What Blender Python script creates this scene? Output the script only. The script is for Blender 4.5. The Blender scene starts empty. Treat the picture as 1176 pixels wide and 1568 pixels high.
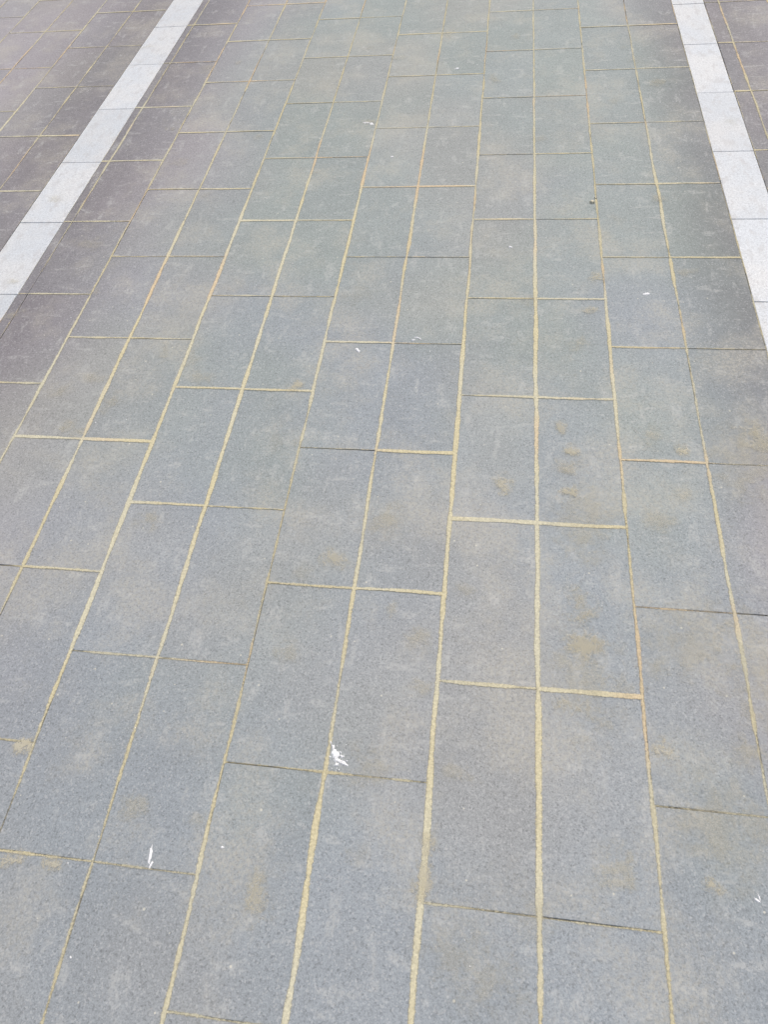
import bpy, math, random
from mathutils import Matrix, Vector, noise
random.seed(7)
W=0.25; L=1.9836
scn=bpy.context.scene
col=scn.collection
scn.view_settings.view_transform='Standard'; scn.view_settings.look='None'; scn.view_settings.exposure=0

# ---------------- node helpers ----------------
class NT:
    def __init__(s,name):
        s.m=bpy.data.materials.new(name); s.m.use_nodes=True
        s.t=s.m.node_tree; s.t.nodes.clear()
        s.out=s.n('ShaderNodeOutputMaterial'); s.co=s.n('ShaderNodeTexCoord')
        s.obj=s.co.outputs['Object']
    def n(s,ty,**k):
        x=s.t.nodes.new(ty)
        for a,b in k.items(): setattr(x,a,b)
        return x
    def put(s,sock,v):
        if isinstance(v,bpy.types.NodeSocket): s.t.links.new(v,sock)
        else: sock.default_value=v
    def math(s,op,a,b=0.0,c=0.0,clamp=False):
        x=s.n('ShaderNodeMath',operation=op); x.use_clamp=clamp
        s.put(x.inputs[0],a); s.put(x.inputs[1],b); s.put(x.inputs[2],c)
        return x.outputs[0]
    def noise(s,scale,detail=3,rough=.55,vec=None,w=None):
        x=s.n('ShaderNodeTexNoise',noise_dimensions='2D'); s.put(x.inputs['Vector'],vec or s.obj)
        x.inputs['Scale'].default_value=scale; x.inputs['Detail'].default_value=detail; x.inputs['Roughness'].default_value=rough
        return x.outputs['Fac']
    def cells(s,scale,vec=None):
        x=s.n('ShaderNodeTexVoronoi',voronoi_dimensions='2D'); s.put(x.inputs['Vector'],vec or s.obj); x.inputs['Scale'].default_value=scale
        q=s.n('ShaderNodeSeparateColor'); s.put(q.inputs[0],x.outputs['Color'])
        return x.outputs['Distance'],q.outputs[0],q.outputs[1]
    def off(s,v,sc=(1,1,1),rot=0):
        x=s.n('ShaderNodeMapping'); s.put(x.inputs['Vector'],s.obj); x.inputs['Location'].default_value=v; x.inputs['Scale'].default_value=sc
        x.inputs['Rotation'].default_value=(0,0,rot)
        return x.outputs[0]
    def mr(s,v,a,b,c=0.0,d=1.0):
        x=s.n('ShaderNodeMapRange',interpolation_type='SMOOTHSTEP')
        s.put(x.inputs[0],v); s.put(x.inputs[1],a); s.put(x.inputs[2],b); s.put(x.inputs[3],c); s.put(x.inputs[4],d)
        return x.outputs[0]
    def mix(s,f,a,b,bt='MIX'):
        x=s.n('ShaderNodeMix',data_type='RGBA',blend_type=bt); 
        s.put(x.inputs[0],f)
        s.put(x.inputs[6],a if isinstance(a,bpy.types.NodeSocket) else (*a,1)); s.put(x.inputs[7],b if isinstance(b,bpy.types.NodeSocket) else (*b,1))
        return x.outputs[2]
    def scale(s,c,f):
        x=s.n('ShaderNodeVectorMath',operation='SCALE'); s.put(x.inputs[0],c); s.put(x.inputs[3],f); return x.outputs[0]
    def attr(s,nm):
        x=s.n('ShaderNodeAttribute',attribute_name=nm); return x.outputs['Fac']
    def bsdf(s,c,rough,bump=None,bs=.3,bd=.001,spec=.35):
        b=s.n('ShaderNodeBsdfPrincipled'); s.put(b.inputs['Base Color'],c); s.put(b.inputs['Roughness'],rough)
        b.inputs['Specular IOR Level'].default_value=spec
        if bump is not None:
            bp=s.n('ShaderNodeBump'); bp.inputs['Strength'].default_value=bs; bp.inputs['Distance'].default_value=bd
            s.put(bp.inputs['Height'],bump); s.put(b.inputs['Normal'],bp.outputs[0])
        return b.outputs[0]
    def fin(s,sh): s.t.links.new(sh,s.out.inputs[0]); return s.m

# ---------------- materials ----------------
def stone_mat():
    t=NT('grey_paver_stone')
    sep=t.n('ShaderNodeSeparateXYZ'); t.put(sep.inputs[0],t.obj)
    x=sep.outputs[0]; y=sep.outputs[1]
    n1=t.noise(0.9,2,.5); n2=t.noise(1.3,2,.5,vec=t.off((31,7,2))); n3=t.noise(5,3,.6,vec=t.off((3,17,2)))
    green=(0.276,0.309,0.281); mauve=(0.335,0.292,0.300); blue=(0.272,0.296,0.314); warm=(0.338,0.320,0.283)
    xx=t.math('ADD',x,t.math('MULTIPLY',t.math('SUBTRACT',n1,.5),1.0))
    # tint drifts across the plaza; mauve sides are camera colour cast painted in
    lft=t.mr(xx,-2.1,-1.1,1,0); rgt=t.mr(xx,0.3,0.95)
    yy=t.math('ADD',y,t.math('MULTIPLY',t.math('SUBTRACT',n2,.5),4.0))
    c=t.mix(t.mr(yy,.5,2.4,.8,.08),green,blue)
    c=t.mix(t.math('MULTIPLY',t.math('MAXIMUM',lft,rgt),.75),c,mauve)
    c=t.mix(t.mr(n1,.45,.7,0,.4),c,warm)
    # per-slab value
    tv=t.attr('slab_value')
    c=t.mix(t.mr(t.attr('slab_tint'),0,1,0,.22),c,blue)
    v=t.math('MULTIPLY_ADD',tv,.09,.955)
    v=t.math('MULTIPLY',v,t.math('MULTIPLY_ADD',n3,.18,.91))
    # HDR halo shading painted into the outer courses next to the white bands
    halo_l=t.math('MULTIPLY',t.mr(x,-3.0,-2.3),t.mr(x,-2.05,-1.5,1,0)); halo_r=t.math('MULTIPLY',t.mr(x,.4,.75),t.mr(x,.95,1.5,1,0))
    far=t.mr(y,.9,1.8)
    halo=t.math('MULTIPLY',t.math('MULTIPLY',t.math('MAXIMUM',halo_l,halo_r),far),t.mr(n3,.3,.6,.7,1))
    v=t.math('MULTIPLY',v,t.math('MULTIPLY_ADD',halo,-.36,1))
    # granular surface
    d1,r1,q1=t.cells(430); d2,r2,q2=t.cells(260,t.off((5,5,5)))
    g2=t.noise(130,2,.75,vec=t.off((5,5,5)))
    gr=t.math('ADD',t.math('MULTIPLY',t.math('SUBTRACT',r1,.5),.30),t.math('MULTIPLY',t.math('SUBTRACT',g2,.5),.34))
    v=t.math('MULTIPLY',v,t.math('ADD',1,gr))
    v=t.math('MULTIPLY',v,t.mr(r2,.88,.95,1,.78))       # dark pits
    c=t.scale(c,v)
    c=t.mix(t.math('MULTIPLY',t.math('GREATER_THAN',q2,.92),.25),c,(0.55,0.55,0.53))   # pale grains
    # sandy dust film, heavier towards the right-hand and near part
    d=t.noise(3.2,4,.65,vec=t.off((9,1,4)))
    d=t.math('ADD',d,t.math('MULTIPLY',t.math('MULTIPLY',t.mr(x,-.6,.4),t.mr(y,1.5,2.6,1,0)),.06))
    dn=t.noise(90,3,.75,vec=t.off((1,8,4)))
    df=t.math('MULTIPLY',t.mr(d,.46,.74,0,.5),t.mr(dn,.38,.66,.3,1))
    c=t.mix(df,c,(0.47,0.44,0.355))
    # pale scuffs
    s1=t.noise(9,3,.6,vec=t.off((2,2,2),(1,2.6,1),.6)); s2=t.noise(7,3,.6,vec=t.off((8,2,2),(2.4,1,1),-.5))
    sc=t.math('MULTIPLY',t.mr(t.math('MAXIMUM',s1,s2),.60,.74,0,.40),t.mr(dn,.4,.6,.25,1))
    c=t.mix(sc,c,(0.50,0.50,0.465))
    # little pale specks
    vo,ra,rb=t.cells(13)
    sp=t.math('MULTIPLY',t.math('LESS_THAN',vo,t.math('MULTIPLY',rb,.04)),t.math('GREATER_THAN',ra,.72))
    c=t.mix(t.math('MULTIPLY',sp,.6),c,(0.65,0.62,0.5))
    return t.fin(t.bsdf(c,.72,g2,.25,.0012,.4))

def band_mat():
    t=NT('white_granite')
    d1,r1,q1=t.cells(400); g2=t.noise(120,2,.6,vec=t.off((5,5,5))); n=t.noise(4,3,.6); s=t.noise(14,3,.65,vec=t.off((1,5,2),(2,1,1)))
    c=t.mix(t.mr(n,.3,.7),(0.575,0.60,0.605),(0.62,0.625,0.605))
    v=t.math('ADD',1,t.math('ADD',t.math('MULTIPLY',t.math('SUBTRACT',r1,.5),.22),t.math('MULTIPLY',t.math('SUBTRACT',g2,.5),.4)))
    v=t.math('MULTIPLY',v,t.mr(q1,.85,.95,1,.8))
    c=t.scale(c,t.math('MULTIPLY',v,t.math('MULTIPLY_ADD',t.attr('slab_value'),.10,.92)))
    c=t.mix(t.mr(s,.50,.72,0,.5),c,(0.45,0.44,0.42))
    return t.fin(t.bsdf(c,.6,g2,.25,.001))

def sand_mat():
    t=NT('joint_sand_mat')
    ac=t.attr('across'); st=t.attr('strength')
    lo=t.noise(7,2,.6); hi=t.noise(140,2,.7); md=t.noise(17,3,.6,vec=t.off((4,4,4)))
    val=t.math('ADD',st,t.math('MULTIPLY',t.math('SUBTRACT',lo,.5),.75))
    val=t.math('ADD',val,t.math('MULTIPLY',t.math('SUBTRACT',md,.5),.6))
    val=t.math('ADD',val,t.math('MULTIPLY',t.math('SUBTRACT',hi,.5),.5))
    a=t.mr(t.math('SUBTRACT',val,t.math('ABSOLUTE',ac)),-.15,.34)
    a=t.math('MULTIPLY',a,t.mr(t.math('ABSOLUTE',ac),.75,1,1,0))
    a=t.math('MULTIPLY',a,t.mr(st,.1,.7,.62,.92))
    c=t.mix(t.mr(t.noise(2.3,2,.5,vec=t.off((14,4,4))),.35,.65),(0.61,0.545,0.345),(0.60,0.565,0.41))
    c=t.mix(t.mr(t.noise(1.4,2,.5,vec=t.off((2,14,4))),.54,.66,0,.75),c,(0.65,0.50,0.32))
    d1,r1,q1=t.cells(330)
    c=t.scale(c,t.math('MULTIPLY',t.math('MULTIPLY_ADD',r1,.2,.9),t.math('MULTIPLY_ADD',hi,.5,.75)))
    b=t.bsdf(c,.95,hi,.3,.001,.1)
    tr=t.n('ShaderNodeBsdfTransparent'); mx=t.n('ShaderNodeMixShader')
    t.put(mx.inputs[0],a); t.put(mx.inputs[1],tr.outputs[0]); t.put(mx.inputs[2],b)
    return t.fin(mx.outputs[0])

def stain_mat():
    t=NT('sand_stain_mat')
    r=t.attr('radial'); st=t.attr('strength')
    lo=t.noise(20,4,.7); hi=t.noise(130,2,.75)
    val=t.math('ADD',t.math('SUBTRACT',1,r),t.math('MULTIPLY',t.math('SUBTRACT',lo,.5),2.4))
    val=t.math('ADD',val,t.math('MULTIPLY',t.math('SUBTRACT',hi,.5),1.3))
    a=t.math('MULTIPLY',t.mr(val,.2,1.15),t.mr(r,.4,1,1,0))
    a=t.math('MULTIPLY',a,t.math('MULTIPLY',st,.8))
    c=t.mix(t.noise(30,1),(0.60,0.54,0.37),(0.56,0.53,0.43))
    b=t.bsdf(c,.95,None,spec=.1)
    tr=t.n('ShaderNodeBsdfTransparent'); mx=t.n('ShaderNodeMixShader')
    t.put(mx.inputs[0],a); t.put(mx.inputs[1],tr.outputs[0]); t.put(mx.inputs[2],b)
    return t.fin(mx.outputs[0])

def simple(nm,c,rough=.9,sc=200,amp=.4):
    t=NT(nm); g=t.noise(sc,2,.7)
    base=t.mix(1,c,c)
    return t.fin(t.bsdf(t.scale(base,t.math('MULTIPLY_ADD',g,amp*2,1-amp)),rough,g,.4,.002,.2))

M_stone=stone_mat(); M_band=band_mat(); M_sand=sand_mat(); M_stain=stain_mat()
M_bed=simple('joint_bed_mat',(0.26,0.235,0.17)); M_ground=simple('ground_mat',(0.2,0.2,0.2),sc=30)
M_white=simple('white_splatter_mat',(0.8,0.8,0.78),.6,300,.15)
M_leaf=simple('pale_debris_mat',(0.6,0.55,0.4),.8,300,.2)

def build(nm,V,F,mat,attrs={}):
    me=bpy.data.meshes.new(nm); me.from_pydata(V,[],F); me.update()
    for a,vals in attrs.items():
        at=me.attributes.new(a,'FLOAT','POINT'); at.data.foreach_set('value',vals)
    me.materials.append(mat)
    o=bpy.data.objects.new(nm,me); col.objects.link(o); return o

# ---------------- layout ----------------
def drift(y):   # rows run very slightly long far away
    if y<12.5: return 0
    return min(.14,(y-12.5)*.07)
ODD=0.985
def phase(c):
    p=(c+1)//2      # pair index, 0 = columns -1,0
    return ODD if p%2 else 0.0
BL=(-9.11,-8.27); BR=(3.02,3.70)
YMIN,YMAX=-7,46
CMIN,CMAX=-34,30

class Slabs:
    def __init__(s): s.V=[];s.F=[];s.a=[];s.b=[]
    def add(s,x0,x1,y0,y1,g=.0011,bev=.0016,h=.03):
        x0=x0*W;x1=x1*W;y0=y0*W;y1=y1*W
        j=lambda:random.uniform(-.0005,.0009)
        x0+=g+j();x1-=g+j();y0+=g+j();y1-=g+j()
        z=random.uniform(-.0004,.0002); tx=random.uniform(-.0004,.0004); ty=random.uniform(-.0004,.0004)
        def zz(x,y): return z+tx*((x-x0)/(x1-x0)-.5)+ty*((y-y0)/(y1-y0)-.5)
        n=len(s.V)
        sk=[(random.uniform(-.0006,.0006),random.uniform(-.0006,.0006)) for _ in range(4)]
        for (i,d) in ((0,-h),(0,-bev),(bev*.35,-bev*.3),(bev,0)):
            for q,(x,y) in enumerate(((x0+i,y0+i),(x1-i,y0+i),(x1-i,y1-i),(x0+i,y1-i))):
                s.V.append((x+sk[q][0],y+sk[q][1],zz(x,y)+d))
        for r in range(3):
            for k in range(4):
                k2=(k+1)%4
                s.F.append((n+r*4+k,n+r*4+k2,n+r*4+4+k2,n+r*4+4+k))
        s.F.append((n+12,n+13,n+14,n+15))
        a=random.random();b=random.random()
        s.a+= [a]*16; s.b+=[b]*16

st=Slabs()
for c in range(CMIN,CMAX):
    spans=[]
    if c+1<=-9.2 or c>=4: spans=[(c,c+1)]
    if c==-10: spans=[(-10,BL[0])]
    elif c==-9: spans=[(BL[1],-8.10)]
    elif c==-8: spans=[(-8.10,-7)]
    elif c==3: spans=[(BR[1],4)]
    elif c==2: spans=[(2,BR[0])]
    elif -8<c<2: spans=[(c,c+1)]
    for (a,b) in spans:
        k=int((YMIN)/L)-1
        while True:
            y0=phase(c)+k*L; y1=y0+L
            if y0>YMAX: break
            st.add(a,b,y0+drift(y0),y1+drift(y1)); k+=1
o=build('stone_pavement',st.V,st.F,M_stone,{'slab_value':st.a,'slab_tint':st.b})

for (a,b) in (BL,BR):
    s=Slabs(); k=-5
    while k*L<YMAX:
        y0=-.02+k*L+drift(k*L); y1=-.02+(k+1)*L+drift((k+1)*L)
        s.add(a,b,y0,y1,g=.0014); k+=1
    build('white_stone_band',s.V,s.F,M_band,{'slab_value':s.a,'slab_tint':s.b})

# bed under joints and the wide ground sheet
def sheet(nm,x0,x1,y0,y1,z,m):
    return build(nm,[(x0,y0,z),(x1,y0,z),(x1,y1,z),(x0,y1,z)],[(0,1,2,3)],m)
sheet('joint_bed',CMIN*W,CMAX*W,(YMIN-2)*W,(YMAX+2)*W,-.0046,M_bed)
sheet('ground',-300,300,-300,300,-.035,M_ground)

# ---------------- joint sand ----------------
SV=[];SF=[];SA=[];SS=[]
HW=.0108
def strip(p0,p1,s0,s1,z,hw=HW):
    d=Vector(p1)-Vector(p0); ln=d.length; n=max(2,int(ln/.03)); d/=ln; q=Vector((-d.y,d.x))
    base=len(SV)
    for i in range(n+1):
        t=i/n; p=Vector(p0)+d*ln*t
        wob=.0034*noise.noise(Vector((p.x*4,p.y*4,1)))
        for u in (-1,0,1):
            v=p+q*(hw*u+wob); SV.append((v.x,v.y,z)); SA.append(float(u)); SS.append(s0+(s1-s0)*t)
    for i in range(n):
        b=base+i*3
        SF.append((b,b+3,b+4,b+1)); SF.append((b+1,b+4,b+5,b+2))
LONG={
 0:[.55,.8,.8,.7,.7,.6,.75,.75,.8,.75,.6,.6,.5,.5,.5,.5,.4,.4],
-1:[.75,.85,.8,.6,.7,.75,.85,.8,.6,.6,.45,.5,.5,.6,.45,.4,.4,.4],
-2:[.95,.8,.2,.75,.6,.6,.65,.65,.6,.6,.5,.5,.6,.5,.4,.4,.4,.4],
-3:[.6,.5,.4,.35,.3,.4,.55,.6,.6,.65,.65,.6,.6,.5,.4,.4,.4,.4],
-4:[.35,.4,.5,.65,.75,.75,.8,.75,.7,.7,.65,.6,.5,.5,.4,.4,.4,.4],
-5:[.3,.3,.6,.8,.7,.8,.75,.7,.75,.8,.7,.6,.45,.4,.45,.45,.4,.4],
-6:[.3,.3,.3,.45,.6,.7,.7,.7,.7,.75,.6,.5,.5,.45,.4,.4,.4,.4],
-7:[.3,.3,.3,.3,.4,.5,.6,.65,.6,.4,.4,.4,.4,.45,.4,.4,.4,.4],
-8:[.1,.1,.1,.1,.1,.1,.1,.1,.15,.2,.3,.3,.45,.5,.5,.4,.3,.3],
 1:[.5,.5,.45,.6,.45,.55,.6,.7,.6,.55,.4,.4,.45,.45,.45,.4,.4,.4],
 2:[.35,.35,.4,.5,.6,.55,.5,.4,.55,.6,.55,.6,.5,.45,.45,.4,.4,.4]}
PHW=lambda c:(c*1.0 if c!=-8 else -8.10)
def lv(c,i):
    lst=LONG.get(c)
    if lst and 0<=i+1<len(lst):
        v=lst[i+1]
        if i>=9: v+=.05
        return v
    return .48+.25*noise.noise(Vector((c*7.7,i*.43,3)))
for c in range(CMIN+1,CMAX):
    if c in (-9,3): continue
    for i in range(YMIN,YMAX):
        s=(lv(c,i)+lv(c,i-1))/2-.05; s1=(lv(c,i)+lv(c,i+1))/2-.05
        x=PHW(c)*W
        strip((x,i*W),(x,(i+1)*W),s,s1,.0011)
for x,s in ((BL[0],.1),(BL[1],.1),(BR[0],.33),(BR[1],.15)):
    for i in range(YMIN,YMAX):
        ss=s+random.uniform(-.08,.08)
        strip((x*W,i*W),(x*W,(i+1)*W),ss,ss,.0011,.007)
TR={}
def T(c,k0,lst):
    for i,v in enumerate(lst): TR[(c,k0+i)]=v
T(-1,0,[.2,.45,.85,.4,.35,.5,.15,.25,.3]); T(0,0,[.2,.75,.8,.6,.6,.25,.3,.35,.3])
T(-3,-1,[.3,.25,.35,.25,.45,.2,.4,.3,.4]); T(-2,-1,[.25,.25,.6,.8,.25,.15,.7,.3,.4])
T(-5,0,[.4,.25,.5,.5,.3,.65,.35,.3,.3]); T(-4,0,[.2,.3,.35,.5,.3,.3,.3,.3,.3])
T(-7,0,[.2,.2,.65,.55,.25,.35,.35,.35]); T(-6,0,[.2,.4,.75,.4,.35,.45,.35,.35])
T(1,0,[.2,.17,.5,.4,.35,.3,.35,.35]); T(2,0,[.4,.15,.15,.2,.5,.5,.3,.35])
for c in range(CMIN,CMAX):
    a,b=c,c+1
    if c==-10: b=BL[0]
    if c==-9: continue
    if c==-8: a=BL[1]
    if c==2: b=BR[0]
    if c==3: a=BR[1]
    k=-3
    while phase(c)+k*L<YMAX:
        y=phase(c)+k*L; y+=drift(y)
        s=TR.get((c,k), .40+.3*(random.random()-.45))+.04
        if y>10: s=max(s+.04,.32)
        strip((a*W+.003,y*W),(b*W-.003,y*W),s+random.uniform(-.12,.12),s+random.uniform(-.12,.12),.0015,.0088)
        k+=1
build('joint_sand',SV,SF,M_sand,{'across':SA,'strength':SS})

# ---------------- sandy stains lying on slabs ----------------
V=[];F=[];RA=[];ST=[]
stains=[(-.40,4.47,.16,.14,.8),(.31,5.44,.09,.12,.6),(.42,5.07,.12,.12,.7),(.36,4.42,.12,.12,.8),(.47,2.47,.2,.2,.65),(1.15,1.48,.1,.12,.9),
(-2.41,-.14,.14,.22,.6),(-.99,.26,.1,.3,.75),(-2.30,3.33,.2,.14,.6),(-1.76,3.86,.2,.3,.35),(1.74,5.13,.12,.09,.9),(-3.24,6.05,.12,.1,.7),(.91,8.43,.14,.14,.7),
(.42,2.92,.2,.25,.5),(.29,1.84,.15,.1,.6),(2.67,5.39,.25,.3,.5),(.65,.44,.22,.2,.45),(1.42,.40,.1,.08,.7),(.78,7.69,.16,.1,.6),(-5.10,.94,.12,.12,.9),(-4.76,-.06,.16,.08,.9),(-4.37,-.05,.12,.07,.9),
(1.36,4.06,.2,.2,.35),(-.56,-.41,.5,.3,.25),(-1.24,2.37,.15,.2,.35),(-3.79,.47,.2,.15,.35),(2.4,2.3,.6,.9,.35),(2.5,5.0,.5,.7,.3),(.5,4.0,.4,.6,.35),(.5,2.2,.4,.7,.35),(1.5,2.6,.4,.6,.3),(1.6,.9,.5,.5,.3)]
for _ in range(70):
    stains.append((random.uniform(-9,4),random.uniform(-1,17),random.uniform(.08,.25),random.uniform(.08,.25),random.uniform(.12,.38)))
for i,(x,y,rx,ry,s) in enumerate(stains):
    z=.0021+.00002*i; b=len(V); N=20; ang=random.uniform(-.5,.5)
    rx*=1.6; ry*=1.6
    V.append((x*W,y*W,z));RA.append(0);ST.append(s)
    for k in range(N):
        t=2*math.pi*k/N; r=1+.25*noise.noise(Vector((math.cos(t)*1.3,math.sin(t)*1.3,i*3.1)))
        px=rx*r*math.cos(t);py=ry*r*math.sin(t)
        V.append(((x+px*math.cos(ang)-py*math.sin(ang))*W,(y+px*math.sin(ang)+py*math.cos(ang))*W,z));RA.append(1);ST.append(s)
    for k in range(N): F.append((b,b+1+k,b+1+(k+1)%N))
build('sand_stains',V,F,M_stain,{'radial':RA,'strength':ST})

# ---------------- bird dropping, chips ----------------
def blob(V,F,x,y,rx,ry,ang,z,h,seed,N=18,rag=.5):
    b=len(V); V.append((x,y,z+h))
    for ring,(f,hh) in enumerate(((.6,.9),(1,0))):
        for k in range(N):
            t=2*math.pi*k/N
            r=f*(1+rag*noise.noise(Vector((math.cos(t)*2.2,math.sin(t)*2.2,seed)))*2)
            px=rx*r*math.cos(t);py=ry*r*math.sin(t)
            V.append((x+px*math.cos(ang)-py*math.sin(ang),y+px*math.sin(ang)+py*math.cos(ang),z+h*hh))
    for k in range(N):
        k2=(k+1)%N
        F.append((b,b+1+k,b+1+k2)); F.append((b+1+k,b+1+N+k,b+1+N+k2,b+1+k2))
V=[];F=[]
cx,cy=-1.91*W,1.13*W
for i,(dx,dy,rx,ry,a) in enumerate([(-.004,.006,.010,.017,.35),(.006,-.006,.011,.007,-.5),(-.012,.024,.004,.008,.5),(.020,-.012,.010,.005,-.4),(.002,-.017,.006,.004,.3),(.012,.004,.005,.004,0),(-.016,.000,.003,.003,0),(.026,-.006,.003,.002,.4),(-.020,.034,.002,.004,.4),(.008,.013,.003,.003,0)]):
    blob(V,F,cx+dx,cy+dy,rx*.9,ry*.9,a,.0003,.0022,i*5.3,rag=.6)
for i in range(30):
    r=random.gauss(0,.018);r2=random.gauss(0,.022)
    blob(V,F,cx+r,cy+r2,random.uniform(.0006,.0018),random.uniform(.0006,.0018),0,.0003,.001,i*2.3+50,N=8)
build('bird_dropping',V,F,M_white)
V=[];F=[]
blob(V,F,-3.48*W,.11*W,.0035,.019,.12,.0003,.0012,3,rag=.35)
blob(V,F,-3.45*W,.03*W,.0025,.008,-.3,.0003,.0012,13,rag=.4)
blob(V,F,1.77*W,.32*W,.006,.003,-.6,.0003,.0015,23,rag=.4); blob(V,F,1.79*W,.34*W,.002,.007,.2,.0003,.0015,25,rag=.4)
for i,(x,y,rx,ry,a) in enumerate([(-2.83,.24,.004,.003,.2),(-2.49,6.77,.011,.006,-.7),(-1.66,7.05,.012,.004,-.5),(-1.72,7.0,.006,.004,.3),(-3.22,13.14,.018,.007,-.2),(-3.1,13.1,.008,.01,.3),(-2.57,11.89,.008,.006,.2),(-1.57,15.28,.012,.008,.3),(-.38,9.18,.006,.005,.1),(1.58,8.07,.01,.007,.2),(-.56,-.41,.002,.002,0)]):
    blob(V,F,x*W,y*W,rx,ry,a,.0003,.002,i*7.7,rag=.5)
for i in range(60):
    x=random.uniform(-9,4);y=random.uniform(-.8,16); r=random.uniform(.0008,.0026)
    blob(V,F,x*W,y*W,r,r*random.uniform(.5,1.2),random.random()*3,.0003,.001,i*1.7+90,N=9)
build('paint_flecks',V,F,M_white)
V=[];F=[]
blob(V,F,.93*W,10.38*W,.010,.011,.3,.0003,.008,4,rag=.5); blob(V,F,.99*W,10.5*W,.005,.007,.3,.0003,.005,9,rag=.5)
build('pale_pebble',V,F,M_leaf)

# ---------------- camera ----------------
a,b,c,lf,X,Y,H=[0.23357,0.61049,-0.14167,6.97495,-0.68548,-0.62251,6.80907]
R=Matrix.Rotation(a,4,'Z')@Matrix.Rotation(b,4,'X')@Matrix.Rotation(c,4,'Z')
cam=bpy.data.cameras.new('camera'); co=bpy.data.objects.new('camera',cam); col.objects.link(co)
co.matrix_world=Matrix.Translation((X*W,Y*W,H*W))@R
cam.sensor_fit='VERTICAL'; cam.sensor_height=24; cam.lens=math.exp(lf)/1568*24; cam.clip_end=2000; cam.clip_start=.05
scn.camera=co

# ---------------- light: bright hazy daylight ----------------
el,az=math.radians(58),math.radians(25)
w=bpy.data.worlds.new('World'); scn.world=w; w.use_nodes=True
nt=w.node_tree; bg=nt.nodes['Background']; sk=nt.nodes.new('ShaderNodeTexSky'); sk.sky_type='NISHITA'; sk.sun_disc=False
sk.sun_elevation=el; sk.sun_rotation=az; sk.dust_density=4; sk.air_density=.8; sk.ozone_density=1
nt.links.new(sk.outputs[0],bg.inputs[0]); bg.inputs[1].default_value=.145
sun=bpy.data.lights.new('sun','SUN'); sun.energy=2.2; sun.angle=math.radians(15); sun.color=(1,.96,.9)
so=bpy.data.objects.new('sun',sun); col.objects.link(so)
dirv=Vector((math.sin(az)*math.cos(el),math.cos(az)*math.cos(el),math.sin(el)))
so.rotation_euler=dirv.to_track_quat('Z','Y').to_euler()
